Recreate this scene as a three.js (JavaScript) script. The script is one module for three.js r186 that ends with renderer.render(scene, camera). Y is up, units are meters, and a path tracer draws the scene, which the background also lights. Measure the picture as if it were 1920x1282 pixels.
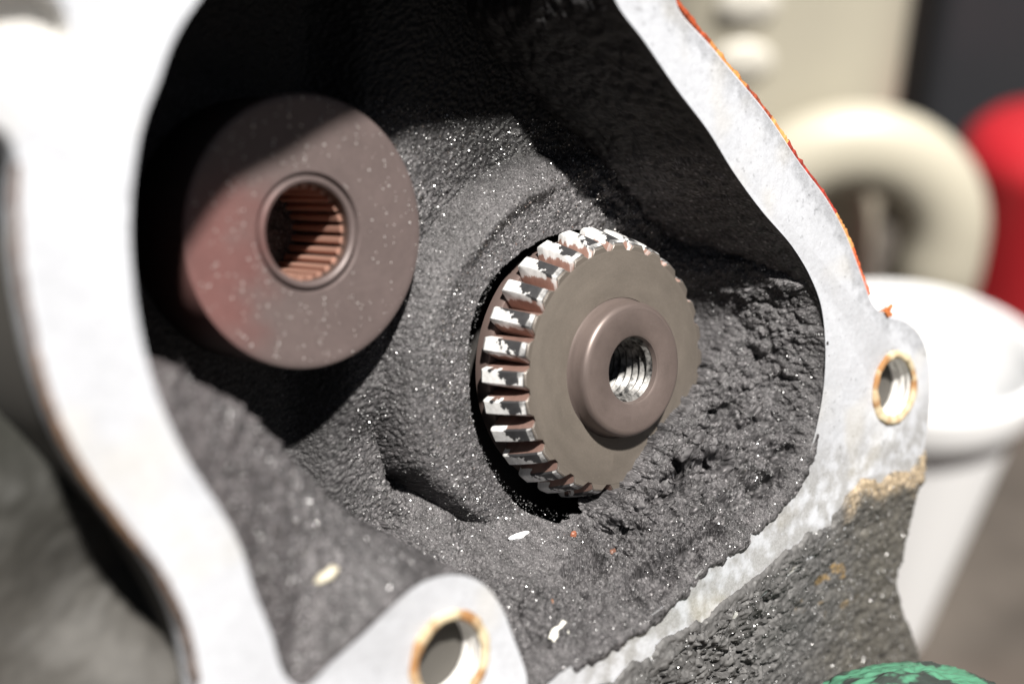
import * as THREE from 'three';
import { ImprovedNoise } from 'three/addons/math/ImprovedNoise.js';
import { RoundedBoxGeometry } from 'three/addons/geometries/RoundedBoxGeometry.js';
import { mergeGeometries, toCreasedNormals } from 'three/addons/utils/BufferGeometryUtils.js';

// ---------- camera, sky, sun, exposure ----------
const MM = 0.001;
const scene = new THREE.Scene();
const camera = new THREE.PerspectiveCamera(28.76, 1024 / 683, 0.005, 20);
camera.position.set(0, 0.306, 0);
camera.rotation.set(-Math.PI / 6, 0, 0);
camera.focus = 0.1295;
camera.userData.fStop = 12.5;
scene.add(camera);
const renderer = new THREE.WebGLRenderer({ antialias: true });
renderer.setSize(1024, 683);
renderer.toneMapping = THREE.LinearToneMapping;
renderer.toneMappingExposure = 2.1;
renderer.shadowMap.enabled = true;

// the housing stands tilted back; its flange plane is local z = 0
const HX = new THREE.Vector3(0.76153831, -0.32405995, -0.5612883);
const HY = new THREE.Vector3(0.05648737, 0.89591613, -0.44061713);
const HZ = new THREE.Vector3(0.64565361, 0.30384112, 0.70057975);
const HQ = new THREE.Quaternion().setFromRotationMatrix(new THREE.Matrix4().makeBasis(HX, HY, HZ));
const HO = new THREE.Vector3(16.5337, 241.4547, -104.5238);
const hw = (u, v, w) => HO.clone().addScaledVector(HX, u).addScaledVector(HY, v).addScaledVector(HZ, w).multiplyScalar(MM);

const sunDir = new THREE.Vector3().addScaledVector(HX, -0.6).addScaledVector(HY, 0.97).addScaledVector(HZ, 1).normalize();
const sun = new THREE.DirectionalLight(new THREE.Color(1, 0.955, 0.89), 5);
sun.position.copy(sunDir).multiplyScalar(2).add(new THREE.Vector3(0, 0.24, -0.1));
sun.target.position.set(0, 0.24, -0.1);
sun.castShadow = true; sun.shadow.radius = 6;
sun.shadow.mapSize.set(2048, 2048);
Object.assign(sun.shadow.camera, { left: -0.5, right: 0.5, top: 0.5, bottom: -0.5, near: 0.5, far: 4 });
scene.add(sun, sun.target);
{
  const W = 256, H = 128, d = new Float32Array(W * H * 4);
  for (let j = 0; j < H; j++) for (let i = 0; i < W; i++) {
    const el = (j + 0.5) / H * Math.PI - Math.PI / 2, k = (j * W + i) * 4;
    const t = Math.pow(Math.max(0, Math.sin(el)), 0.5);
    const lo = [0.055, 0.058, 0.062], hi = [0.028, 0.036, 0.048], gr = [0.028, 0.026, 0.025];
    for (let c = 0; c < 3; c++) d[k + c] = el < 0 ? gr[c] : lo[c] + (hi[c] - lo[c]) * t;
    d[k + 3] = 1;
  }
  const sky = new THREE.DataTexture(d, W, H, THREE.RGBAFormat, THREE.FloatType);
  sky.mapping = THREE.EquirectangularReflectionMapping;
  sky.magFilter = THREE.LinearFilter; sky.needsUpdate = true;
  scene.background = sky; scene.environment = sky;
}

// ---------- helpers ----------
let seed = 20240611;
const rnd = () => { seed = (seed * 1664525 + 1013904223) >>> 0; return seed / 4294967296; };
const rr = (a, b) => a + (b - a) * rnd();
const perlin = new ImprovedNoise();
const N3 = (x, y, z) => perlin.noise(x + 37.1, y + 11.7, z + 5.3);
const fbm = (x, y, z, o) => { let s = 0, a = 1, f = 1; for (let i = 0; i < o; i++) { s += a * N3(x * f, y * f, z * f + i * 7.7); a *= 0.55; f *= 2.03; } return s; };
const clamp = (x, a, b) => Math.min(b, Math.max(a, x));
const sstep = (a, b, x) => { const t = clamp((x - a) / (b - a), 0, 1); return t * t * (3 - 2 * t); };
const mix = (a, b, t) => a + (b - a) * t;
const smax = (a, b, k) => { const h = clamp(0.5 + 0.5 * (a - b) / k, 0, 1); return mix(b, a, h) + k * h * (1 - h); };

const names = {};
function numbered(n) { const k = names[n] = (names[n] ?? -1) + 1; return k ? `${n}_${String(k).padStart(3, '0')}` : n; }
function shadows(m) { m.castShadow = true; m.receiveShadow = true; return m; }
function part(name, geo, mat, parent, label) {
  const m = shadows(new THREE.Mesh(geo, mat)); m.name = name; parent.add(m);
  if (label) m.userData.label = label;
  return m;
}
function thing(name, label, category, pos, quat, group) {
  const o = new THREE.Group(); o.name = numbered(name); o.position.copy(pos);
  if (quat) o.quaternion.copy(quat);
  o.userData = { label, category }; if (group) o.userData.group = group;
  scene.add(o); return o;
}
const mm = g => g.scale(MM, MM, MM);
function curve(pts, n, closed = true) {
  const c = new THREE.CatmullRomCurve3(pts.map(p => new THREE.Vector3(p[0], p[1], 0)), closed, 'centripetal');
  return c.getSpacedPoints(n).slice(0, closed ? n : n + 1).map(p => [p.x, p.y]);
}
// closed outline moved inwards by d
function offset(P, d) {
  let A = 0; for (let i = 0; i < P.length; i++) { const a = P[i], b = P[(i + 1) % P.length]; A += a[0] * b[1] - b[0] * a[1]; }
  const s = A > 0 ? 1 : -1;
  return P.map((p, i) => { const a = P[(i + P.length - 2) % P.length], b = P[(i + 2) % P.length], x = b[0] - a[0], y = b[1] - a[1], l = Math.hypot(x, y); return [p[0] - s * y / l * d, p[1] + s * x / l * d]; });
}
function segDist(p, a, b) {
  const vx = b[0] - a[0], vy = b[1] - a[1], wx = p[0] - a[0], wy = p[1] - a[1];
  const t = clamp((wx * vx + wy * vy) / (vx * vx + vy * vy), 0, 1);
  return Math.hypot(wx - t * vx, wy - t * vy);
}
// signed distance to a closed polygon (positive inside)
function polyDist(p, P) {
  let d = 1e9, ins = false;
  for (let i = 0, j = P.length - 1; i < P.length; j = i++) {
    d = Math.min(d, segDist(p, P[j], P[i]));
    if ((P[i][1] > p[1]) !== (P[j][1] > p[1]) && p[0] < (P[j][0] - P[i][0]) * (p[1] - P[i][1]) / (P[j][1] - P[i][1]) + P[i][0]) ins = !ins;
  }
  return ins ? d : -d;
}
// signed distance to an open line (positive on its right-hand side when walking along it)
function lineDist(p, P) {
  let best = 1e9, sgn = 1, at = 0;
  for (let i = 0; i + 1 < P.length; i++) {
    const d = segDist(p, P[i], P[i + 1]);
    if (d < best - 1e-9) {
      best = d; at = i;
      const a = P[i], b = P[i + 1];
      sgn = ((b[0] - a[0]) * (p[1] - a[1]) - (b[1] - a[1]) * (p[0] - a[0])) > 0 ? -1 : 1;
    }
  }
  return [sgn * best, at];
}
// coarse lookup table of a function over a rectangle, read back bilinearly
function field(fn, x0, y0, x1, y1, step) {
  const nx = Math.ceil((x1 - x0) / step) + 2, ny = Math.ceil((y1 - y0) / step) + 2, a = new Float32Array(nx * ny);
  for (let j = 0; j < ny; j++) for (let i = 0; i < nx; i++) a[j * nx + i] = fn(x0 + i * step, y0 + j * step);
  return (x, y) => {
    const fx = clamp((x - x0) / step, 0, nx - 1.001), fy = clamp((y - y0) / step, 0, ny - 1.001), i = fx | 0, j = fy | 0, s = fx - i, t = fy - j, k = j * nx + i;
    return (a[k] * (1 - s) + a[k + 1] * s) * (1 - t) + (a[k + nx] * (1 - s) + a[k + nx + 1] * s) * t;
  };
}
// height sheet over (u, v): height(u, v, i, j) -> w or [x, y, z]; cells where steep(u, v) holds are cut into 3 x 3
function sheet(x0, y0, x1, y1, step, height, keep, tint, steep = () => false) {
  const nx = Math.round((x1 - x0) / step), ny = Math.round((y1 - y0) / step), fx = nx * 3 + 1, h = step / 3;
  const idx = new Int32Array(fx * (ny * 3 + 1)).fill(-2), pos = [], col = [], ind = [];
  let n = 0;
  const at = (i, j) => {
    const k = j * fx + i; if (idx[k] > -2) return idx[k];
    const x = x0 + i * h, y = y0 + j * h;
    if (!keep(x, y)) return idx[k] = -1;
    const w = height(x, y, i, j), q = Array.isArray(w) ? w : [x, y, w];
    pos.push(...q); col.push(...tint(x, y, q[2], i, j)); return idx[k] = n++;
  };
  const quad = (i, j, e) => {
    const a = at(i, j), b = at(i + e, j), c = at(i, j + e), d = at(i + e, j + e);
    if (a >= 0 && b >= 0 && d >= 0) ind.push(a, b, d);
    if (a >= 0 && d >= 0 && c >= 0) ind.push(a, d, c);
  };
  for (let j = 0; j < ny; j++) for (let i = 0; i < nx; i++) {
    if (steep(x0 + (i + 0.5) * step, y0 + (j + 0.5) * step)) { for (let p = 0; p < 3; p++) for (let q = 0; q < 3; q++) quad(i * 3 + p, j * 3 + q, 1); } else quad(i * 3, j * 3, 3);
  }
  const g = new THREE.BufferGeometry();
  g.setAttribute('position', new THREE.Float32BufferAttribute(pos, 3));
  g.setAttribute('color', new THREE.Float32BufferAttribute(col, 3));
  g.setIndex(ind); g.computeVertexNormals();
  return mm(g);
}
function dataTexture(W, H, fn, srgb, repeat) {
  const d = new Uint8Array(W * H * 4);
  for (let j = 0; j < H; j++) for (let i = 0; i < W; i++) {
    const c = fn(i / W, j / H), k = (j * W + i) * 4;
    for (let q = 0; q < 3; q++) d[k + q] = clamp(Math.round(255 * c[q]), 0, 255);
    d[k + 3] = 255;
  }
  const t = new THREE.DataTexture(d, W, H);
  t.magFilter = THREE.LinearFilter; t.minFilter = THREE.LinearMipmapLinearFilter; t.generateMipmaps = true;
  t.wrapS = t.wrapT = THREE.RepeatWrapping;
  if (srgb) t.colorSpace = THREE.SRGBColorSpace;
  if (repeat) t.repeat.set(...repeat);
  t.needsUpdate = true; return t;
}
const std = (c, rough, metal = 0, extra = {}) => new THREE.MeshStandardMaterial({ color: new THREE.Color().setRGB(...c), roughness: rough, metalness: metal, side: THREE.DoubleSide, ...extra });
// lathe about local z: pts = [radius, z] in mm
function latheZ(pts, seg) { const g = new THREE.LatheGeometry(pts.map(p => new THREE.Vector2(p[0], p[1])), seg); g.rotateX(Math.PI / 2); return mm(toCreasedNormals(g, 0.6)); }
// tube of a lathe turned z-up: lathe's y goes to +z with rotateX(+90)

// ---------- outlines of the flange (mm in the flange plane) ----------
const rimPts = [[-12.3, 32.6], [-8.8, 30], [-4.4, 26.5], [0.2, 23.2], [4.2, 19.7], [8.5, 16.5], [13.7, 13.2], [17.1, 10.1], [19.2, 7], [20.4, 1.5], [20, -3.9], [18, -9.3], [14.1, -12.8], [9.5, -15.6], [4.2, -17.7], [-0.7, -20.6], [-7.4, -23.2], [-13.8, -25.2], [-16.8, -26.6], [-18.2, -26.2], [-18.6, -24.6], [-20.5, -20.8], [-21.8, -18.4], [-23.9, -16.3], [-26.7, -15.3], [-29.9, -15.6], [-32.3, -17], [-34.7, -18.7], [-37.4, -20.4], [-40.3, -22.2], [-42.2, -20.8], [-43.5, -17.5], [-45, -14.3], [-46.2, -11.1], [-47.8, -8.4], [-50.4, -4.8], [-52.9, -0.2], [-54.3, 3.9], [-55.1, 7.9], [-55.4, 11], [-55.3, 14.8], [-54.8, 18], [-53.9, 20.6], [-52.9, 23.6], [-51, 26.8], [-48.8, 29.4], [-44.2, 32.2], [-38.8, 35.6], [-33, 38], [-27, 39.6], [-20, 40.8], [-13, 41.6], [-9, 41], [-9.2, 38.4], [-11.8, 36.4], [-13.2, 34.4]];
const RIM = curve(rimPts, 420);
const outPts = [[-5.1, 33.8], [0.2, 30.4], [8.3, 25.5], [13.6, 21.5], [18.8, 17.9], [22.3, 14.6], [25.6, 10.4], [27.9, 7.6], [30.4, 6.6], [34, 6], [37.3, 4.3], [39.3, 1.3], [40, -2.3], [40, -5.9], [39.3, -9.4], [38, -12], [33, -13], [28, -13.2], [26.5, -15.5], [24, -17.5], [19, -19.3], [14, -21.3], [6, -24.6], [1, -25.6], [-4, -27.3], [-10, -29.6], [-18, -31.5], [-28, -31], [-36, -29], [-43, -29.5], [-47.5, -27], [-48.7, -20.2], [-49.9, -15.8], [-52, -11.8], [-54.8, -8.3], [-58.2, -3.5], [-60.4, 1.7], [-61.8, 7.6], [-62.3, 11.6], [-62.3, 14.6], [-63.4, 16.4], [-66.6, 17.2], [-69, 20], [-69, 24.4], [-66.4, 28], [-62.5, 29.6], [-58.5, 31.5], [-53, 37], [-45, 43.2], [-34, 46.8], [-20, 48.4], [-9, 47.8], [-3.6, 43], [-3.4, 37]];
const OUT = curve(outPts, 420);
const OUTC = curve(outPts, 110);
const HOLES = [[32.7, -1.3], [-26.6, -21.9], [-62.6, 22.4]];
const HOLE_R = 3.2;
const cleanLine = [[46, -6], [39.3, -8.8], [36.7, -10.2], [31.7, -10.8], [26.4, -11], [24.6, -12.9], [22.3, -14.8], [17.6, -16.3], [12.8, -18.6], [4.5, -22.1], [0.2, -23.2], [-4.5, -25.2], [-9.8, -27], [-16, -29.2]];
const rimD = field((x, y) => polyDist([x, y], RIM), -58, -30, 23, 48, 0.4);

// ---------- materials ----------
const grainTex = dataTexture(512, 512, (x, y) => { const g = 0.62 + 0.9 * (rnd() - 0.5) * (0.4 + rnd()); return [g, g, g * 1.02]; }, false);
const outF = field((x, y) => polyDist([x, y], OUTC), -16, 0, 42, 50, 0.4);
const alTex = dataTexture(1280, 1280, (x, y) => {
  const u = x * 130 - 75, v = y * 130 - 60; // mm on the flange
  const big = fbm(u * 0.1, v * 0.1, 1.5, 4), sm = fbm(u, v, 3.1, 3);
  let g = 0.86 + 0.06 * big + 0.05 * sm + 0.10 * (rnd() - 0.5);
  const pit = fbm(u * 1.9, v * 1.9, 9.2, 2) + 0.45 * fbm(u * 0.15, v * 0.15, 4.4, 3);
  if (pit > 0.72) g *= mix(1, 0.72, sstep(0.72, 0.95, pit));
  if (u > 18 && rnd() < 0.004) g *= 0.5;
  const low = sstep(-9, -17, v - 0.25 * Math.abs(u)) * sstep(-17, -8, u), dirty = low * sstep(-0.5, 0.5, fbm(u * 0.5, v * 0.5, 7.7, 5) + 0.15);
  g *= 1 - 0.36 * dirty * (0.7 + 0.6 * rnd());
  const edge = u > -14 && v > 2 ? sstep(2.6, 0.4, outF(u, v) + 1.3 * fbm(u * 0.9, v * 0.9, 2, 3)) : 0;
  g *= 1 - 0.3 * edge * (0.6 + 0.8 * rnd());
  const warm = sstep(0.15, 0.6, fbm(u * 0.09, v * 0.09, 6.6, 3)) * 0.05 + dirty * 0.03;
  return [g + warm * 0.5, g, g * 1.02 - warm];
}, false);
alTex.repeat.set(1 / 130, 1 / 130); alTex.offset.set(75 / 130, 60 / 130);
const alBump = dataTexture(512, 512, (x, y) => { const g = 0.5 + 0.3 * fbm(x * 50, y * 50, 2.2, 3) + 0.25 * (rnd() - 0.5); return [g, g, g]; }, false);
alBump.repeat.set(1 / 30, 1 / 30);
const M = {
  flange: std([0.7, 0.725, 0.765], 0.46, 0.35, { map: alTex, bumpMap: alBump, bumpScale: 0.00005 }),
  grime: std([1, 1, 1], 0.66, 0, { vertexColors: true }),
  block: std([0.06, 0.056, 0.05], 0.85, 0),
  steel: std([0.62, 0.63, 0.64], 0.35, 0.9),
  rust: std([0.5, 0.27, 0.10], 0.85, 0),
  disc: std([1, 1, 1], 0.5, 0.25, { vertexColors: true }),
  gearFace: std([0.165, 0.142, 0.118], 0.5, 0.3),
  dark: std([0.03, 0.028, 0.027], 0.7, 0),
};

// =====================================================================
// housing: flange, bolt holes, cavity, dirty outer casting
// =====================================================================
const housing = thing('machine_housing', 'open cast aluminium gear housing with bright bolted flange and greasy black cavity', 'housing', hw(0, 0, 0), HQ);
{
  const shape = new THREE.Shape(OUT.map(p => new THREE.Vector2(...p)));
  shape.holes.push(new THREE.Path(RIM.map(p => new THREE.Vector2(...p))));
  for (const h of HOLES) { const p = new THREE.Path(); p.absarc(h[0], h[1], HOLE_R + 0.1, 0, Math.PI * 2); shape.holes.push(p); }
  const g = new THREE.ExtrudeGeometry(shape, { depth: 2.4, bevelEnabled: true, bevelSize: 0.3, bevelThickness: 0.3, bevelOffset: -0.3, bevelSegments: 3, curveSegments: 48 });
  g.translate(0, 0, -2.7);
  part('flange', mm(toCreasedNormals(g, 0.7)), M.flange, housing);
  // body of the casting under the flange, set in a little
  const s2 = new THREE.Shape(offset(OUT, 1.2).map(p => new THREE.Vector2(...p))); s2.holes.push(new THREE.Path(offset(RIM, -1).map(p => new THREE.Vector2(...p))));
  const b = new THREE.ExtrudeGeometry(s2, { depth: 25, bevelEnabled: false });
  b.translate(0, 0, -27.5);
  part('casting_wall', mm(b), M.block, housing);
}
const boreTex = dataTexture(256, 256, (x, y) => { const g = 0.55 + 0.25 * Math.sin(y * 120) + 0.4 * fbm(x * 8, y * 30, 1, 3); return [g, g, g]; }, false);
const boltSteel = std([0.8, 0.79, 0.77], 0.45, 0.15, { bumpMap: boreTex, bumpScale: 0.0002 });
for (const [i, h] of HOLES.entries()) {
  const b = part('bolt_hole', latheZ([[HOLE_R, -0.15], [HOLE_R, i === 2 ? -2.2 : -9], [0.01, i === 2 ? -2.3 : -9.2]], 48), boltSteel, housing);
  b.position.set(h[0] * MM, h[1] * MM, 0);
  if (i === 2) continue;
  // rusty raised ring, uneven
  const g = new THREE.TorusGeometry(3.62, 0.45, 10, 90), p = g.attributes.position, col = [];
  for (let k = 0; k < p.count; k++) {
    const x = p.getX(k), y = p.getY(k), z = p.getZ(k), a = Math.atan2(y, x), n = fbm(Math.cos(a) * 2 + i * 9, Math.sin(a) * 2, z, 3);
    const r = Math.hypot(x, y), r2 = 3.62 + (r - 3.62) * (1.05 + 0.4 * n) + 0.08 * fbm(Math.cos(a) * 5, Math.sin(a) * 5, i + z * 3, 2);
    p.setXYZ(k, x / r * r2, y / r * r2, z * (0.7 + 0.3 * n));
    const t = sstep(-0.35, 0.4, fbm(Math.cos(a) * 1.6 + 3 + i, Math.sin(a) * 1.6, 2.2, 3) + (a > 2 || a < -2.6 ? 0.25 : -0.15));
    col.push(mix(0.5, 0.27, t), mix(0.42, 0.135, t), mix(0.28, 0.05, t));
  }
  g.setAttribute('color', new THREE.Float32BufferAttribute(col, 3)); g.computeVertexNormals();
  const ring = part('rust_ring', mm(g), std([1, 1, 1], 0.85, 0, { vertexColors: true }), b);
  ring.position.z = 0.05 * MM;
}

// cavity surface
const ledge = [[-80, 4.5], [-60, 3.5], [-53, 1.6], [-47.9, 1], [-44.3, -0.8], [-41.1, -2.8], [-36.9, -6.7], [-32.4, -11], [-26.3, -14.7], [-20, -18], [-15, -19.8], [-9.5, -19.4], [-5.6, -17], [-2.6, -14.6], [0, -12.7], [3.1, -10], [6, -6.2], [10.7, -2.5], [13.4, 0.5], [16.5, 5], [22, 7], [40, 7.5]];
const ledgeD = field((x, y) => lineDist([x, y], ledge)[0], -58, -30, 23, 48, 0.4);
const ledgeN = (u, v) => ledgeD(u, v) + 0.7 * fbm(u * 0.8, v * 0.8, 12.5, 3);
function cavityBase(u, v) {
  const dr = rimD(u, v), r = Math.hypot(u, v);
  let H = -20.5 - 3.5 * sstep(-24, -29, u);
  H += 2.6 * sstep(-27, -20, u) * sstep(-8, -2, v) + 2.2 * sstep(-10, 2, u) * sstep(2, 12, v);
  // boss round the gear
  const plat = -14.9 + 0.5 * sstep(19, 14, r);
  const ang = Math.atan2(v, u), slit = sstep(-2.68, -2.45, ang) * sstep(-1.7, -1.85, ang), rs = mix(21.4, 19.6, sstep(-2.6, -1.8, ang));
  const e = clamp((r - mix(18.2, rs - 2.3, slit)) / mix(3.6, 1.5, slit), 0, 1);
  H += 2.0 * slit * sstep(25, 21.5, r);
  const bossH = plat - 6.5 * (1 - Math.sqrt(Math.max(0, 1 - e * e)));
  H = smax(H, r < 21.8 ? bossH : -30, mix(2.2, 0.6, slit));
  H += 1.05 * Math.exp(-Math.pow((r - 18.6) / 0.9, 2)) * sstep(1.7, 2.0, ang) * sstep(2.75, 2.45, ang);
  H -= 10 * Math.exp(-Math.pow((r - rs) / 0.8, 4)) * slit;
  // shelf: near wall lower left, grease heap lower right
  const dl = ledgeN(u, v);
  const width = u < -24 ? 1.2 : u < -5 ? mix(1.2, 4, sstep(-24, -17, u) * sstep(-5, -8, u)) : 1.6;
  const edgeH = -8 - 5.5 * sstep(-24, -15, u) * sstep(1.5, -5, u) - 0.3 * sstep(-8, 2, u) - 0.9 * sstep(10, 14, u);
  let S;
  if (dl > 0) S = edgeH + (-0.8 - edgeH) * Math.pow(dl / (dl + Math.max(0, dr) + 0.01), 0.9);
  else S = edgeH - 16 * Math.pow(clamp(-dl / width, 0, 3), 1.25) * (width > 3 ? 0.75 : 1);
  H = smax(H, S, 0.6);
  // grime spilling over the rim at the lower right
  const spill = sstep(-17, -11, u) * sstep(-5, -9, v);
  if (spill > 0 && dr < 1.2) H = mix(H, 0.22 + 0.75 * Math.min(0, dr + 0.1 + 0.9 * fbm(u * 0.55, v * 0.55, 21.5, 4)), spill * sstep(1.2, 0.1, dr));
  // walls
  H = smax(H, -0.35 - mix(1.75, 2.5, sstep(1, 11, v)) * Math.max(0, dr) - 26 * sstep(9, 18, v) - 26 * sstep(-12, -26, u), 1.0);
  return H;
}
const recessD = (u, v) => { const a = Math.atan2(v + 0.5, u + 0.6); return Math.hypot(u + 0.6, v + 0.5) - 14.0 - 1.1 * Math.exp(-Math.pow((a + 1.85) / 0.4, 2)) - 0.9 * Math.exp(-Math.pow((a - 2.65) / 0.4, 2)) + 0.1 * N3(u, v, 3); };
const lumpArea = (u, v) => sstep(-1, 1.5, ledgeD(u, v)) * sstep(-24, -12, u);
// rounded grains: distance to the nearest point of a jittered grid
const hash = (i, j, k) => { let h = (i * 374761393 + j * 668265263 + k * 2147483647) | 0; h = Math.imul(h ^ (h >>> 13), 1274126177); return ((h ^ (h >>> 16)) >>> 0) / 4294967296; };
function clod(x, y, k) {
  const i0 = Math.floor(x), j0 = Math.floor(y); let d = 9, q = 0;
  for (let j = j0 - 1; j <= j0 + 1; j++) for (let i = i0 - 1; i <= i0 + 1; i++) {
    const dx = i + hash(i, j, k) - x, dy = j + hash(i, j, k + 40) - y, e = dx * dx + dy * dy;
    if (e < d) { d = e; q = hash(i, j, k + 80); }
  }
  return (0.4 + 1.2 * q) * (0.75 - Math.min(1, d * 1.3));
}
function clod3(x, y, z, k) {
  const i0 = Math.floor(x), j0 = Math.floor(y), l0 = Math.floor(z); let d = 9, q = 0;
  for (let l = l0 - 1; l <= l0 + 1; l++) for (let j = j0 - 1; j <= j0 + 1; j++) for (let i = i0 - 1; i <= i0 + 1; i++) {
    const kk = k + l * 131, dx = i + hash(i, j, kk) - x, dy = j + hash(i, j, kk + 40) - y, dz = l + hash(i, j, kk + 60) - z, e = dx * dx + dy * dy + dz * dz;
    if (e < d) { d = e; q = hash(i, j, kk + 80); }
  }
  return (0.4 + 1.2 * q) * (0.75 - Math.min(1, d * 1.3));
}
const crevices = [[[-0.8, -18.6], [3.2, -16.6], [6.8, -15.2]], [[4.6, -11.2], [6.4, -9.6], [8.6, -8.9]], [[9.2, -9.0], [11.6, -8.2]], [[15.4, -8.6], [17.4, -7.4]], [[-7, -19], [-4, -17.6]], [[2.2, -12.6], [4.2, -11.6]], [[11, -4.6], [13.2, -4]], [[-3.6, -20.4], [-0.6, -18.8]], [[12.6, -11.6], [15, -10.4]], [[-1.8, -15.6], [0.6, -14.8]]];
const relief = (u, v, w) => {
  const dr = rimD(u, v), L = lumpArea(u, v), r = Math.hypot(u, v);
  const wall = sstep(-12, 4, u) * sstep(15.5, 20, r + 0.3 * Math.max(0, v)), edge = Math.max(sstep(-0.2, 1.5, dr), 0.3 * L * sstep(-0.9, -0.2, dr)), rough = Math.max(L, 0.85 * wall);
  let d = L * 0.95 * fbm(u * 0.32, v * 0.42, w * 0.35, 4);
  d += rough * (0.62 * clod3(u * 0.55 + 0.4 * N3(u, v, 1), v * 0.55 + 0.4 * N3(u, v, 9), w * 0.55, 1) + 0.3 * clod3(u * 0.95, v * 0.95, w * 0.95, 12) + 0.26 * clod3(u * 1.6, v * 1.6, w * 1.6, 2) + 0.1 * clod3(u * 3.4, v * 3.4, w * 3.4, 4));
  d += 0.16 * sstep(0, 1, ledgeD(u, v)) * sstep(-18, -26, u) * (clod3(u * 1.3, v * 1.3, w * 1.3, 8) + fbm(u * 0.5, v * 0.5, w * 0.5, 3));
  d += 0.15 * (1 - rough) * sstep(19, 21.5, r) * sstep(-32, -22, u) * clod3(u * 2.4, v * 2.4, w * 2.4, 3);
  const cx = u + 0.5 * fbm(u * 0.9, v * 0.9, 3, 3), cy = v + 0.5 * fbm(u * 0.9, v * 0.9, 8, 3);
  for (const c of crevices) for (let i = 0; i + 1 < c.length; i++) { const q = segDist([cx, cy], c[i], c[i + 1]); if (q < 2) d -= 1.7 * Math.exp(-Math.pow(q / 0.5, 2)) / (i ? 1.2 : 1); }
  d *= edge;
  const gw = 0.07 + 0.05 * rough + 0.04 * sstep(20, 23, r);
  return d + sstep(-0.3, 0.5, dr) * gw * (fbm(u * 2.3, v * 2.3, w * 2.3, 3) + 0.9 * (rnd() - 0.5));
};
const baseF = field(cavityBase, -58, -29, 22, 47, 0.14);
const slope = (u, v) => Math.hypot(baseF(u + 0.15, v) - baseF(u - 0.15, v), baseF(u, v + 0.15) - baseF(u, v - 0.15)) / 0.3;
function cavityP(u, v) {
  const H = baseF(u, v), e = 0.2;
  let nx = -(baseF(u + e, v) - baseF(u - e, v)) / (2 * e), ny = -(baseF(u, v + e) - baseF(u, v - e)) / (2 * e);
  const l = Math.hypot(nx, ny, 1), d = relief(u, v, H);
  return [u + nx / l * d, v + ny / l * d, H + d / l];
}
const grimeTint = (u, v, w) => {
  const L = lumpArea(u, v), n = fbm(u * 0.22, v * 0.22, 2.7, 4), f = fbm(u * 1.3, v * 1.3, 7.9, 3);
  let g = 0.051 + 0.02 * n + 0.03 * f + 0.105 * (rnd() - 0.47);
  if (rnd() < 0.055) g += 0.25 * rnd();
  const wallShade = sstep(3, 12, v + 0.55 * (u - 4) + 3 * n) * sstep(19, 22, Math.hypot(u, v));
  const black = Math.max(0.86 * wallShade, 0.85 * sstep(20, 25, v), 0.6 * sstep(-14, -19, w) * sstep(-20, -26, u));  // painted shade: upper right wall, cavity top, floor under the disc
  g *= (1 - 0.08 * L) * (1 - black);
  const red = sstep(-30, -50, u) * 0.005;
  return [Math.max(0.007, g * 1.01 + red), Math.max(0.007, g * 0.965), Math.max(0.007, g * 1.0 + 0.001)];
};
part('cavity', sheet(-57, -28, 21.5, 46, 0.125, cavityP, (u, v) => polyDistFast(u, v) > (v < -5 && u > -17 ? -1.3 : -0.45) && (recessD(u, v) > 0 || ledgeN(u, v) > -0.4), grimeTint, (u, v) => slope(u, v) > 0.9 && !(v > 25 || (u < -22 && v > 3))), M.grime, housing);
function polyDistFast(u, v) { return rimD(u, v); }
{ // cavity wall: a strip from the rim down to the floor
  const C = curve(rimPts, 1500), n = C.length, nd = 130, pos = [], col = [], ind = [];
  let A = 0; for (let i = 0; i < n; i++) { const a = C[i], b = C[(i + 1) % n]; A += a[0] * b[1] - b[0] * a[1]; }
  const sg = A > 0 ? 1 : -1;
  for (let i = 0; i <= n; i++) {
    const p = C[i % n], a = C[(i + n - 4) % n], b = C[(i + 4) % n], tx = b[0] - a[0], ty = b[1] - a[1], l = Math.hypot(tx, ty), nx = -sg * ty / l, ny = sg * tx / l;
    for (let j = 0; j <= nd; j++) {
      const w = -0.33 - 24.5 * Math.pow(j / nd, 1.15), top = sstep(-0.3, -2, w);
      const d = 0.14 - 0.07 * w + top * (0.3 * clod3(p[0] * 0.8, p[1] * 0.8, w * 0.8, 6) + 0.2 * clod3(p[0] * 1.8, p[1] * 1.8, w * 1.8, 7) + 0.3 * fbm(p[0] * 0.3, p[1] * 0.3, w * 0.3, 3) + 0.1 * (rnd() - 0.5));
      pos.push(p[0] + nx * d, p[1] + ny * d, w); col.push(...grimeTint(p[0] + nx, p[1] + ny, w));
      if (i && j) { const k = i * (nd + 1) + j; ind.push(k, k - 1, k - nd - 1, k - 1, k - nd - 2, k - nd - 1); }
    }
  }
  const g = new THREE.BufferGeometry(); g.setAttribute('position', new THREE.Float32BufferAttribute(pos, 3)); g.setAttribute('color', new THREE.Float32BufferAttribute(col, 3)); g.setIndex(ind); g.computeVertexNormals();
  part('cavity_wall', mm(g), M.grime, housing);
}
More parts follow.
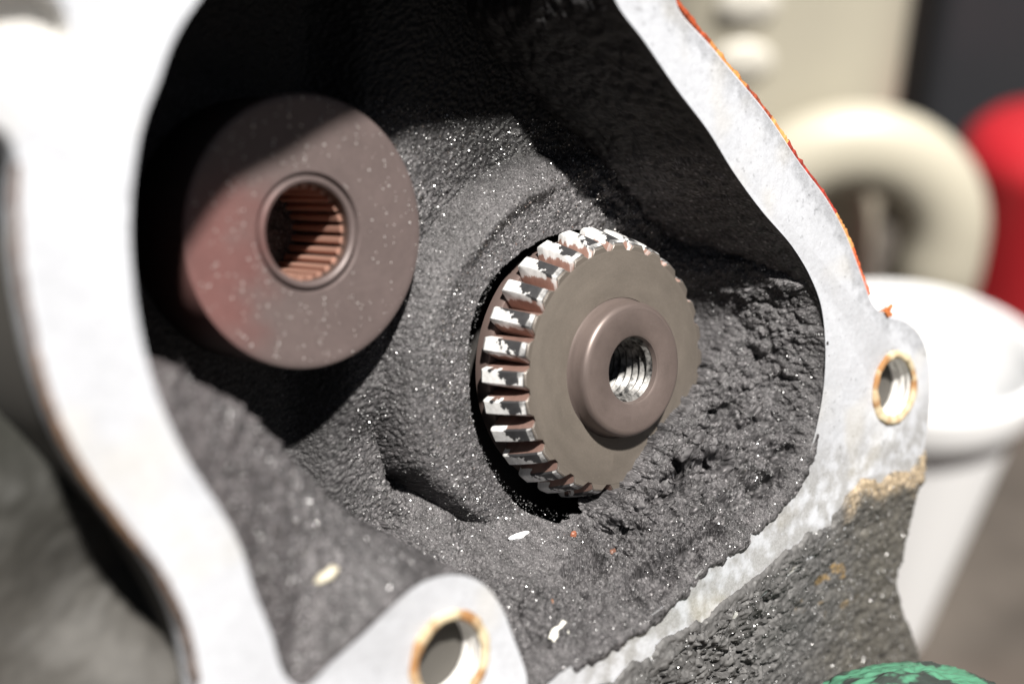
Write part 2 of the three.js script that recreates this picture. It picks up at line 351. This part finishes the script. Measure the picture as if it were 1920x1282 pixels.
// dusty outer face left of the flange
{
  const outD = field((x, y) => polyDist([x, y], OUT), -120, -75, -30, 30, 0.8);
  const H = (u, v) => -11 + 6.5 * sstep(-13, -24, v) * sstep(-60, -47, u) - 14 * sstep(-9, 4, v) + 0.3 * fbm(u * 0.2, v * 0.2, 3, 5) + 0.16 * (rnd() - 0.5);
  part('outer_face', sheet(-118, -70, -32, 20, 0.5, H, (u, v) => outD(u, v) < 3, (u, v) => { const n = fbm(u * 0.12, v * 0.12, 6, 4), m = 1 + 0.35 * n + 0.3 * (rnd() - 0.5), g = sstep(-24, -2, v) * 0.7; return [0.04 * m * (1 - g), 0.037 * m * (1 - g * 0.95), 0.033 * m * (1 - g)]; }), M.grime, housing, 'dusty beige-grey outer face left of the flange');  // tint darkens towards the top, shade put into the colour
}
part('gear_recess', latheZ([[15.8, -16.5], [15.7, -20], [5, -20.2], [0.1, -20.2]], 90), M.dark, housing);

// dirty casting face below the flange
const cleanD = field((x, y) => -lineDist([x, y], cleanLine)[0], -20, -46, 60, 0, 0.4);
const silLine = [[40.2, -5], [41.4, -9.2], [40.8, -13.4], [40.2, -18.4], [39.8, -23.9], [41.6, -27.2], [44.8, -30.2], [47, -33.4], [53, -39.4]];
const silD = field((x, y) => lineDist([x, y], silLine)[0], -20, -46, 60, 0, 0.4);
function casingH(u, v) {
  const d = cleanD(u, v) + 0.9 * fbm(u * 0.35, v * 0.35, 4.1, 4), s = silD(u, v);
  let H = d < 0 ? -0.2 + 0.5 * d : mix(-0.2, 0.35, sstep(0, 0.7, d)) - 0.10 * Math.max(0, d - 2) - 0.5 * sstep(2, 5, d);
  const low = sstep(24, 8, u);
  const t = sstep(0.3, 3, d);
  H += t * (0.5 + 0.5 * low) * (0.3 * clod(u * 0.8, v * 0.8, 4) + 0.2 * clod(u * 1.8, v * 1.8, 5));
  H += t * ((0.25 + 0.4 * low) * fbm(u * 0.5, v * 0.6, 6.2, 4) - 0.9 * low * sstep(0.5, 1, 1 - 6 * Math.abs(fbm(u * 0.15, v * 0.33, 1.8, 3))));
  H += sstep(0, 0.8, d) * 0.16 * (fbm(u * 1.8, v * 1.8, 2.5, 3) + 0.5 * (rnd() - 0.5));
  if (s < 2.5) H -= 0.25 * Math.pow(2.5 - s, 2);
  return H;
}
const casingTint = (u, v, w) => {
  const d = cleanD(u, v), n = fbm(u * 0.3, v * 0.3, 9.7, 4), f = fbm(u * 1.4, v * 1.4, 3.3, 3);
  let c = [0.088, 0.086, 0.086];
  const brown = sstep(20, 34, u + 4 * n); c = [mix(c[0], 0.08, brown), mix(c[1], 0.075, brown), mix(c[2], 0.065, brown)];
  const tan = sstep(3.4, 1.2, d + 1.6 * n) * sstep(24, 27, u) * sstep(-0.4, 0.1, d + 0.8 * f);
  c = [mix(c[0], 0.33, tan), mix(c[1], 0.26, tan), mix(c[2], 0.175, tan)];
  const och = sstep(0.2, 0.5, fbm(u * 0.35 + 9, v * 0.5, 1.2, 3)) * sstep(5, 2, Math.hypot((u - 24) * 0.6, v + 22));
  c = [mix(c[0], 0.22, och), mix(c[1], 0.15, och), mix(c[2], 0.07, och)];
  const m = 1 + 0.3 * n + 0.35 * f + 0.5 * (rnd() - 0.5) + (rnd() < 0.03 ? rnd() * 1.4 : 0);
  return c.map(x => Math.max(0.012, 0.74 * x * m));
};
part('dirty_casting_face', sheet(-18, -44, 56, -4, 0.17, casingH, (u, v) => cleanD(u, v) > -2.2 && silD(u, v) > -2.5, casingTint), M.grime, housing, 'crusted dirty casting face with tan corrosion below the flange');

// body of the engine behind the housing
{
  const g = new RoundedBoxGeometry(150, 190, 80, 4, 6); g.translate(-58, -82, -69);
  const tex = dataTexture(512, 512, (x, y) => { const n = fbm(x * 8, y * 8, 3, 5); return [0.55 + 0.4 * n, 0.53 + 0.4 * n, 0.5 + 0.38 * n]; }, false, [2, 2]);
  part('lower_body', mm(g), std([0.28, 0.265, 0.24], 0.8, 0, { map: tex }), housing, 'dusty grey-brown engine body behind the flange');
}

// =====================================================================
// splined hub (left)
// =====================================================================
const hub = thing('splined_hub', 'large smooth brown steel disc with splined bore at the left of the cavity', 'shaft hub', hw(-32.4, 11.6, -24.8), HQ);
{
  const Z = 10; // face height over the hub's base
  const tintLathe = (g) => {
    const p = g.attributes.position, c = [];
    for (let i = 0; i < p.count; i++) {
      const x = p.getX(i) / MM, y = p.getY(i) / MM, n = fbm(x * 0.3, y * 0.3, 2, 4), f = fbm(x * 2.2, y * 2.2, 5, 2);
      const red = sstep(-1, -8, x + 2.5 * n) * sstep(10, 4, Math.hypot(x + 6, y + 3));
      const m = 1 + 0.10 * n + 0.10 * f;
      const k = m * 0.8 * (p.getZ(i) / MM < Z - 0.6 && Math.hypot(x, y) > 10 ? 0.15 : 1);  // side of the disc painted nearly black for the shade it lies in
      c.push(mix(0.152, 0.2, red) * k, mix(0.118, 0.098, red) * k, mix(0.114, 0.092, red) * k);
    }
    g.setAttribute('color', new THREE.Float32BufferAttribute(c, 3)); return g;
  };
  // face as rings so that the tint has something to hold on to
  const prof = [[11.0, 0], [11.6, 0.6], [11.6, Z - 0.35], [11.52, Z - 0.12], [11.3, Z]];
  for (let r = 10.9; r > 5.2; r -= 0.25) prof.push([r, Z]);
  prof.push([5.12, Z], [5.0, Z - 0.14], [4.95, Z - 0.5], [4.78, Z - 0.5], [4.74, Z - 0.1], [4.6, Z + 0.05], [4.35, Z + 0.05], [4.16, Z - 0.12], [4.1, Z - 0.5]);
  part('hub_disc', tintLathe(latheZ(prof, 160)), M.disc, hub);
  const sp = std([0.46, 0.26, 0.20], 0.36, 0.5);
  part('bore_wall', latheZ([[4.1, Z - 0.4], [4.1, -4], [0.1, -4.1]], 72), std([0.09, 0.06, 0.05], 0.5, 0.3), hub);
  const g = new THREE.BoxGeometry(0.75, 0.42, 11.5, 1, 1, 1);
  { const p = g.attributes.position; for (let i = 0; i < p.count; i++) if (p.getY(i) < 0) p.setX(i, p.getX(i) * 0.5); }
  g.translate(0, 3.95, Z - 1.2 - 5.75); mm(g); g.computeVertexNormals();
  const NS = 26;
  for (let k = 0; k < NS; k++) { const s = part('spline', g, sp, hub); s.rotation.z = k / NS * Math.PI * 2; if (k) s.name = `spline_${String(k).padStart(3, '0')}`; }
}

// =====================================================================
// pinion gear (right)
// =====================================================================
const gear = thing('pinion_gear', 'small toothed steel gear with raised threaded hub at the centre of the cavity', 'gear', hw(0.02, 0.28, -14), HQ);
{
  const Z = 4.5, NT = 28, pitch = Math.PI * 2 / NT;
  const faceTex = dataTexture(512, 512, (x, y) => { const g = 0.72 + 0.10 * fbm(x * 12, y * 12, 4, 4) + 0.12 * (rnd() - 0.5) + (rnd() < 0.002 ? 0.5 : 0); return [g, g, g]; }, false);
  const bodyMat = std([0.178, 0.154, 0.132], 0.5, 0.25, { map: faceTex });
  part('gear_face', latheZ([[10.9, Z - 1.2], [10.95, Z - 0.12], [11.5, Z - 0.1], [11.48, Z - 0.03], [11.38, Z], [6.9, Z]], 168), bodyMat, gear);
  part('root_drum', latheZ([[11.05, -0.4], [11.05, Z - 1.1]], 168), std([0.30, 0.2, 0.17], 0.45, 0.5), gear);
  part('back_collar', latheZ([[5, -2.4], [12.4, -2.4], [12.55, -2.2], [12.55, -0.7], [12.35, -0.4], [10.8, -0.35]], 120), std([0.15, 0.11, 0.1], 0.45, 0.4), gear, 'smooth brown shoulder behind the teeth');
  // hub with bore
  part('hub', latheZ([[6.9, Z - 0.1], [6.68, Z + 0.2], [6.6, Z + 1.4], [6.5, Z + 1.75], [6.3, Z + 1.96], [6.05, Z + 2.07], [5.85, Z + 2.1], [3.55, Z + 2.1], [3.3, Z + 1.95], [3.15, Z + 1.5]], 120), std([0.2, 0.158, 0.145], 0.42, 0.4, { map: faceTex }), gear);
  const thr = []; for (let z = Z + 1.5; z > -3; z -= 0.9) { thr.push([3.18, z], [3.18, z - 0.08], [2.82, z - 0.45], [2.82, z - 0.53]); }
  thr.push([0.05, -3.2]);
  const threadTex = dataTexture(256, 256, (x, y) => { const g = 0.6 + 0.9 * fbm(x * 14, y * 14, 6, 4); return [g, g, g]; }, false, [2, 2]);
  part('bore_thread', latheZ(thr, 72), std([0.21, 0.205, 0.2], 0.45, 0.35, { map: threadTex }), gear, 'grey threaded bore');
  // teeth: four variants of worn bright land, each tooth one mesh
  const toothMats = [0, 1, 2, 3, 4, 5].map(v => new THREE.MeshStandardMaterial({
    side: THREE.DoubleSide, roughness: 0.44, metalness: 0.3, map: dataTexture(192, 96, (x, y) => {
      // x along the tooth (0 = back, 1 = front), y across: below .3 lower flank, .3 - .7 land, above .7 upper flank
      const n = fbm(x * 6 + v * 7, y * 4, v * 3.3, 5);
      const worn = (x < 0.93 ? 1 : 0) * sstep(-0.02, 0.03, 0.56 - x + 0.3 * n + (y - 0.5) * 1.1) * (y > 0.2 ? 1 : 0) * (y < 0.8 + 0.06 * n ? 1 : 0);
      const lip = x > 0.87 + 0.03 * n && x < 0.965 && y > 0.27 ? 1 : 0;  // painted highlight along the front chamfer
      const brown = x > 0.975 ? [0.125, 0.108, 0.093] : y > 0.76 ? [0.36, 0.22, 0.18] : y < 0.26 ? [0.2, 0.125, 0.105] : [0.05, 0.05, 0.053];  // upper flank lightened as sunlit, lower flank darkened as shaded
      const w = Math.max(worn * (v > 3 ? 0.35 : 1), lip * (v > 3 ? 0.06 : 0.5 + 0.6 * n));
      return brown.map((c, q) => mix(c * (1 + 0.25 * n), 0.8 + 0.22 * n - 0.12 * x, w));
    }, false)
  }));
  const tooth = () => {
    // cross-section at the back (full) and front (chamfered); angle half-widths in mm at each radius
    const prof = (Rt) => [[-1.3, 10.95], [-1.0, mix(10.95, Rt, 0.5)], [-0.68, Rt - 0.12], [-0.56, Rt], [0.56, Rt], [0.68, Rt - 0.12], [1.0, mix(10.95, Rt, 0.5)], [1.3, 10.95]];
    const vv = [0, 0.15, 0.27, 0.32, 0.68, 0.73, 0.85, 1];
    const rows = [[-0.3, 13.4, 0], [0.05, 13.55, 0.07], [1.5, 13.2, 0.38], [3, 12.75, 0.7], [4.0, 12.4, 0.9], [4.32, 12.2, 0.97], [4.46, 11.95, 1]];
    const pos = [], uv = [], ind = [];
    rows.forEach(([z, R, t]) => prof(R).forEach(([x, y], i) => { pos.push(x, y, z); uv.push(t, 1 - vv[i]); }));
    for (let r = 0; r + 1 < rows.length; r++) for (let i = 0; i < 7; i++) { const a = r * 8 + i, b = a + 1, c = a + 8, d = c + 1; ind.push(a, c, b, b, c, d); }
    for (const [r, flip] of [[0, 1]]) { const o = r * 8; for (let i = 1; i < 7; i++) flip ? ind.push(o, o + i, o + i + 1) : ind.push(o, o + i + 1, o + i); }
    { const o = pos.length / 3; prof(11.95).forEach(([x, y]) => { pos.push(x, y, 4.46); uv.push(0.985, 0.5); }); for (let i = 1; i < 7; i++) ind.push(o, o + i + 1, o + i); }
    const g = new THREE.BufferGeometry();
    g.setAttribute('position', new THREE.Float32BufferAttribute(pos, 3)); g.setAttribute('uv', new THREE.Float32BufferAttribute(uv, 2)); g.setIndex(ind);
    return mm(toCreasedNormals(g.toNonIndexed ? g : g, 0.5));
  };
  const tg = tooth();
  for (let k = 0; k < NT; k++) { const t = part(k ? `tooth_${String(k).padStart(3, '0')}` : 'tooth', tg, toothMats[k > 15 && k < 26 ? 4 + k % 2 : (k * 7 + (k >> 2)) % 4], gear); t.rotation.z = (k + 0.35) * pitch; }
}

// =====================================================================
// grains and glints on the grease
// =====================================================================
{
  const g = new THREE.OctahedronGeometry(1, 0); g.scale(MM, MM, MM);
  const spots = [];
  while (spots.length < 26000) {
    const u = rr(-56, 20.5), v = rr(-27, 30), dr = rimD(u, v); if (dr < 0.1 || Math.hypot(u, v) < 14.7 || (u < -24 && ledgeD(u, v) < 0) || v > 24) continue;
    spots.push([u, v, cavityBase(u, v), 0]);
  }
  for (let i = 0; i < 7000;) { const u = rr(-14, 46), v = rr(-36, -8); if (cleanD(u, v) < 0.8 || silD(u, v) < 0.3) continue; spots.push([u, v, casingH(u, v), 1]); i++; }
  const inst = new THREE.InstancedMesh(g, std([1, 1, 1], 0.3, 0.55), spots.length), m = new THREE.Matrix4(), q = new THREE.Quaternion(), e = new THREE.Euler(), c = new THREE.Color();
  spots.forEach(([u, v, w, k], i) => {
    const s = 0.035 + 0.10 * Math.pow(rnd(), 3);
    e.set(rr(0, 6.3), rr(0, 6.3), rr(0, 6.3)); q.setFromEuler(e);
    const H = k ? [u, v, w] : cavityP(u, v);
    m.compose(new THREE.Vector3(H[0] * MM, H[1] * MM, (H[2] + s * 0.4) * MM), q, new THREE.Vector3(s, s * rr(0.5, 1), s * rr(0.5, 1)));
    inst.setMatrixAt(i, m);
    const b = rnd() < 0.12 ? rr(0.5, 0.9) : rr(0.05, 0.3); inst.setColorAt(i, c.setRGB(b, b, b * 1.02));
  });
  inst.name = 'metal_grit'; inst.userData.kind = 'stuff'; shadows(inst); housing.add(inst);
}

{ // flat metal flakes that catch the sun
  const g = new THREE.CylinderGeometry(1, 0.9, 0.25, 6), m = new THREE.Matrix4(), q = new THREE.Quaternion(), e = new THREE.Euler();
  g.scale(MM, MM, MM);
  const lay = (parent, spots, smin, smax2, tilt, mat) => {
    const inst = new THREE.InstancedMesh(g, mat, spots.length);
    spots.forEach(([u, v, w], i) => {
      const s = rr(smin, smax2); e.set(Math.PI / 2 + rr(-tilt, tilt), rr(-tilt, tilt), 0); q.setFromEuler(e);
      m.compose(new THREE.Vector3(u * MM, v * MM, (w + s * 0.3) * MM), q, new THREE.Vector3(s, s, s * rr(0.5, 1))); inst.setMatrixAt(i, m);
    });
    inst.name = 'metal_flakes'; inst.userData.kind = 'stuff'; shadows(inst); parent.add(inst);
  };
  const A = [], B = [];
  while (A.length < 7500) { const u = rr(-54, 20), v = rr(-27, 22), d = ledgeD(u, v); if (rimD(u, v) < 0.3 || (d < 0 && (recessD(u, v) < 0.3 || u < -22))) continue; A.push(cavityP(u, v)); }
  while (B.length < 300) { const a = rr(0, 6.283), t = Math.sqrt(rr(0.2, 1)) * 11.3; B.push([t * Math.cos(a), t * Math.sin(a), 10]); }
  lay(housing, A, 0.03, 0.095, 0.8, std([0.85, 0.84, 0.83], 0.22, 1)); lay(hub, B, 0.035, 0.1, 0.8, std([0.7, 0.68, 0.66], 0.3, 0.35));
}

// loose chips
function chip(name, label, u, v, w, size, col, rough = 0.5, turn = 0.5) {
  const g = new THREE.IcosahedronGeometry(1, 2), p = g.attributes.position, s0 = rr(0, 50);
  for (let i = 0; i < p.count; i++) { const x = p.getX(i), y = p.getY(i), z = p.getZ(i), n = 1 + 0.45 * fbm(x * 1.1 + s0, y * 1.1, z * 1.1, 2); p.setXYZ(i, x * n * size[0], y * n * size[1], z * n * size[2]); }
  g.computeVertexNormals(); mm(g);
  const m = shadows(new THREE.Mesh(g, std(col, rough, 0))); m.name = numbered(name); m.position.copy(hw(u, v, w)); m.quaternion.copy(HQ);
  m.rotateZ(turn); m.userData = { label, category: name === 'metal_chip' ? 'metal chip' : 'debris' }; scene.add(m); return m;
}
const onH = (u, v, d = 0.25) => cavityP(u, v)[2] + d;

// =====================================================================
// gasket remnants along the outer edge
// =====================================================================
function gasketStrip(line, label, tones, cuts) {
  const th = thing('gasket_remnant', label, 'gasket', hw(0, 0, 0), HQ);
  for (let k = 0; k < tones.length; k++) {
    const a = Math.floor(cuts[k] * 400), b = Math.min(400, Math.floor(cuts[k + 1] * 400)), pos = [], ind = [], col = [];
    let n = 0;
    for (let i = a; i <= b; i++) {
      const p = line[i], q = line[Math.min(400, i + 1)], o = line[Math.max(0, i - 1)], tx = q[0] - o[0], ty = q[1] - o[1], l = Math.hypot(tx, ty), nx = -ty / l, ny = tx / l; // left-hand normal = outward (up right)?
      const f = fbm(i * 0.09, k * 3, 1, 3), wdt = 0.26 + 0.2 * Math.max(-0.5, f) + 0.10 * (rnd() - 0.5) * (k % 2), ww = -0.1 + 0.1 * fbm(i * 0.15, 7, k, 3);
      const m = 1 + 0.5 * fbm(i * 0.3, 2, k, 2);
      const ring = [[-0.2, -0.2], [-0.15, ww + 0.05], [wdt, ww], [wdt + 0.08, ww - 0.25], [-0.1, -0.8]];
      for (const [s, z] of ring) { pos.push(p[0] + nx * s, p[1] + ny * s, z); col.push(...tones[k].map(c => c * m)); }
      if (i > a) for (let j = 0; j < 5; j++) { const A = (n - 1) * 5 + j, B = (n - 1) * 5 + (j + 1) % 5, C = n * 5 + j, D = n * 5 + (j + 1) % 5; ind.push(A, B, C, B, D, C); }
      n++;
    }
    const g = new THREE.BufferGeometry(); g.setAttribute('position', new THREE.Float32BufferAttribute(pos, 3)); g.setAttribute('color', new THREE.Float32BufferAttribute(col, 3)); g.setIndex(ind); g.computeVertexNormals();
    part(k ? `shred_${String(k).padStart(3, '0')}` : 'shred', mm(g), std([1, 1, 1], 0.7, 0, { vertexColors: true }), th, k % 2 ? 'pale orange frayed length of gasket' : 'dark red length of gasket');
  }
}
{
  const line = curve([[-6.2, 34.5], [-5.1, 33.8], [0.2, 30.4], [8.3, 25.5], [13.6, 21.5], [18.8, 17.9], [22.3, 14.6], [25.6, 10.4], [27, 8.6]], 400, false);
  gasketStrip(line, 'thin torn orange-red gasket strip stuck along the right outer edge of the flange', [[0.30, 0.05, 0.012], [0.5, 0.2, 0.05], [0.26, 0.05, 0.02], [0.56, 0.25, 0.08], [0.27, 0.028, 0.015], [0.54, 0.24, 0.08], [0.55, 0.10, 0.03]], [0, 0.16, 0.31, 0.42, 0.5, 0.75, 0.86, 1]);
  gasketStrip(curve([[-62.3, 14.6], [-62.3, 11.6], [-61.8, 7.6], [-60.4, 1.7], [-58.2, -3.5], [-54.8, -8.3], [-52, -11.8], [-49.9, -15.8], [-48.7, -20.2]].reverse(), 400, false), 'faint brown gasket line along the blurred left outer edge of the flange', [[0.07, 0.04, 0.025], [0.12, 0.065, 0.035], [0.08, 0.045, 0.03]], [0, 0.3, 0.7, 1]);
}
{ // frayed scrap: a few torn fibres lying across each other
  const parts = [];
  for (let k = 0; k < 9; k++) {
    const g = new THREE.CylinderGeometry(0.05, rr(0.12, 0.3), rr(0.9, 2.2), 5, 3), p = g.attributes.position;
    for (let i = 0; i < p.count; i++) p.setXYZ(i, p.getX(i) + 0.12 * N3(p.getY(i) * 1.5, k * 3.1, 1), p.getY(i), p.getZ(i) * 0.6);
    g.rotateZ(rr(0.7, 2.5)); g.rotateX(rr(-0.4, 0.4)); g.translate(rr(-0.8, 0.8), rr(-0.25, 0.25), rr(-0.1, 0.25)); parts.push(g);
  }
  const g = mergeGeometries(parts); g.computeVertexNormals();
  const m = shadows(new THREE.Mesh(mm(g), std([0.42, 0.13, 0.035], 0.85, 0))); m.name = 'gasket_scrap'; m.position.copy(hw(30.4, 7, -0.1)); m.quaternion.copy(HQ);
  m.userData = { label: 'frayed orange gasket scrap in the notch above the right bolt lug', category: 'gasket scrap' }; scene.add(m);
}
chip('metal_chip', 'bright white chip lying in the grease below the gear, nearest the bottom edge', -12.0, -22.6, onH(-12.0, -22.6, 0.3), [1.15, 0.8, 0.6], [0.75, 0.74, 0.68]);
chip('metal_chip', 'small bright sliver on the grit straight below the gear', -8.8, -16.1, onH(-8.8, -16.1, 0.2), [1.1, 0.35, 0.3], [0.8, 0.8, 0.82], 0.35, 0.1);
chip('metal_chip', 'blurred tan sliver on the near ledge below the splined disc', -36.5, -14.7, onH(-36.5, -14.7, 0.2), [1.1, 0.45, 0.4], [0.5, 0.46, 0.36]);
chip('rust_crumb', 'orange crumb on the grease heap nearest the gear', -4.1, -15.9, onH(-4.1, -15.9, 0.1), [0.4, 0.35, 0.3], [0.25, 0.09, 0.05]);
chip('rust_crumb', 'dull red crumb on the grease heap right of the orange crumb', -2.2, -17.1, onH(-2.2, -17.1, 0.1), [0.45, 0.4, 0.3], [0.13, 0.06, 0.04]);
chip('rust_crumb', 'brown-orange crumb in the grease above the white chip', -10.8, -20.8, onH(-10.8, -20.8, 0.1), [0.5, 0.4, 0.35], [0.2, 0.1, 0.06]);

// =====================================================================
// background
// =====================================================================
const P = (x, y, z) => new THREE.Vector3(x, y, z).multiplyScalar(MM);
{
  const g = new THREE.PlaneGeometry(8, 8, 1, 1); g.rotateX(-Math.PI / 2);
  const t = dataTexture(1024, 1024, (x, y) => { const n = fbm(x * 30, y * 30, 2, 5), m = fbm(x * 8, y * 8, 5, 3), r = sstep(0.0, 0.5, m); return [0.36 + 0.18 * n + 0.02 * r, 0.33 + 0.17 * n - 0.06 * r, 0.30 + 0.16 * n - 0.08 * r]; }, false, [6, 6]);
  const m = shadows(new THREE.Mesh(g, std([0.15, 0.138, 0.128], 0.9, 0, { map: t }))); m.name = 'ground'; m.userData = { kind: 'structure', label: 'brown-grey dusty ground behind the housing' }; scene.add(m);
}
{ // foam cup
  const cup = thing('foam_cup', 'white foam cup with thick rolled rim standing behind the right bolt lug', 'cup', P(118.5, 6.5, -343));
  const foam = std([0.78, 0.785, 0.795], 0.8, 0);
  const L = (pts, seg = 96) => { const g = new THREE.LatheGeometry(pts.map(p => new THREE.Vector2(...p)), seg); return mm(g); };
  part('cup_wall', L([[0.1, -6.5], [19, -6.5], [20, -5.5], [35, 86], [33, 86], [18, 4], [0.1, 4]]), foam, cup);
  part('cup_rim', L([[33, 87], [37.6, 88], [38.8, 89], [40, 98], [39.6, 100.4], [38.2, 101.2], [36.8, 100.6], [35.8, 97], [33, 86]]), foam, cup);
}
{ // cream jug with loop handle
  const cream = std([0.40, 0.375, 0.305], 0.45, 0);
  const jug = thing('plastic_jug', 'cream plastic jug with thick loop handle behind the flange, left of the red can', 'jug', P(98, 0, -512));
  const b = new RoundedBoxGeometry(106, 250, 84, 10, 40); b.translate(1, 125, 0); part('jug_body', mm(b), cream, jug);
  const pts = []; for (let k = 0; k <= 6; k++) pts.push(new THREE.Vector3(37, -70 + k * 10, -2 * (6 - k)));
  for (let k = 0; k <= 16; k++) { const a = k / 16 * Math.PI; pts.push(new THREE.Vector3(37 * Math.cos(a), 37 * Math.sin(a), 0)); }
  for (let k = 0; k <= 6; k++) pts.push(new THREE.Vector3(-37, -10 - k * 10, -2 * k));
  const h = new THREE.TubeGeometry(new THREE.CatmullRomCurve3(pts), 120, 16.5, 28); h.scale(1, 1, 0.8); h.translate(27, 88, 58);
  part('loop_handle', mm(h), cream, jug);
  for (const [y, r] of [[205, 11], [184, 11]]) { const k = new THREE.SphereGeometry(r, 24, 16); k.scale(1, 0.7, 0.25); k.translate(-14, y - 32, 42); part('highlight_bump', mm(k), std([0.52, 0.5, 0.45], 0.35, 0), jug); }  // pale bumps added in place of soft highlights on the jug
}
{ // red can
  const can = thing('red_can', 'round red can at the right edge behind the foam cup', 'can', P(246, 0, -545));
  const g = new THREE.LatheGeometry([[0.1, 0], [47, 0], [48, 2], [48, 82], [46, 90], [38, 98], [20, 102], [0.1, 103]].map(p => new THREE.Vector2(...p)), 64); part('can_body', mm(g), std([0.33, 0.012, 0.018], 0.4, 0), can);
  const c = new THREE.CylinderGeometry(14, 15, 16, 32); c.translate(10, 108, -10); part('cap', mm(c), std([0.03, 0.03, 0.03], 0.5, 0), can);
}
{ // dark case
  const cs = thing('tool_case', 'dark grey upright case in the top right corner', 'case', P(300, 0, -680));
  const b = new RoundedBoxGeometry(190, 330, 80, 5, 12); b.translate(0, 165, 0); part('case_body', mm(b), std([0.022, 0.024, 0.028], 0.5, 0), cs);
  const r = new RoundedBoxGeometry(20, 200, 12, 3, 4); r.rotateZ(0.7); r.translate(20, 200, 42); part('strap', mm(r), std([0.10, 0.11, 0.13], 0.6, 0), cs);
}
{ // green painted pipe below the housing
  const gp = thing('green_pipe', 'green painted round pipe end with chipped paint at the bottom right', 'pipe', P(38.8, 203.7, -92.3), HQ);
  const g = new THREE.SphereGeometry(11.5, 160, 100), p = g.attributes.position, c = [];
  for (let i = 0; i < p.count; i++) {
    const x = p.getX(i), y = p.getY(i), z = p.getZ(i), n = fbm(x * 0.25, y * 0.25, z * 0.25, 4), k = 1 + 0.03 * n + 0.03 * fbm(x * 0.8, y * 0.8, z * 0.8, 3); p.setXYZ(i, x * k, y * k, z * k);
    const t = sstep(0.1, 0.3, n), b = sstep(-5, -9, x + 2 * n);
    let q = [mix(0.07, 0.035, t), mix(0.21, 0.045, t), mix(0.13, 0.04, t)]; q = [mix(q[0], 0.32, b), mix(q[1], 0.26, b), mix(q[2], 0.17, b)]; c.push(...q);
  }
  g.setAttribute('color', new THREE.Float32BufferAttribute(c, 3)); g.scale(1.5, 0.9, 1); g.computeVertexNormals();
  part('painted_end', mm(g), std([1, 1, 1], 0.5, 0, { vertexColors: true }), gp);
}

renderer.render(scene, camera);
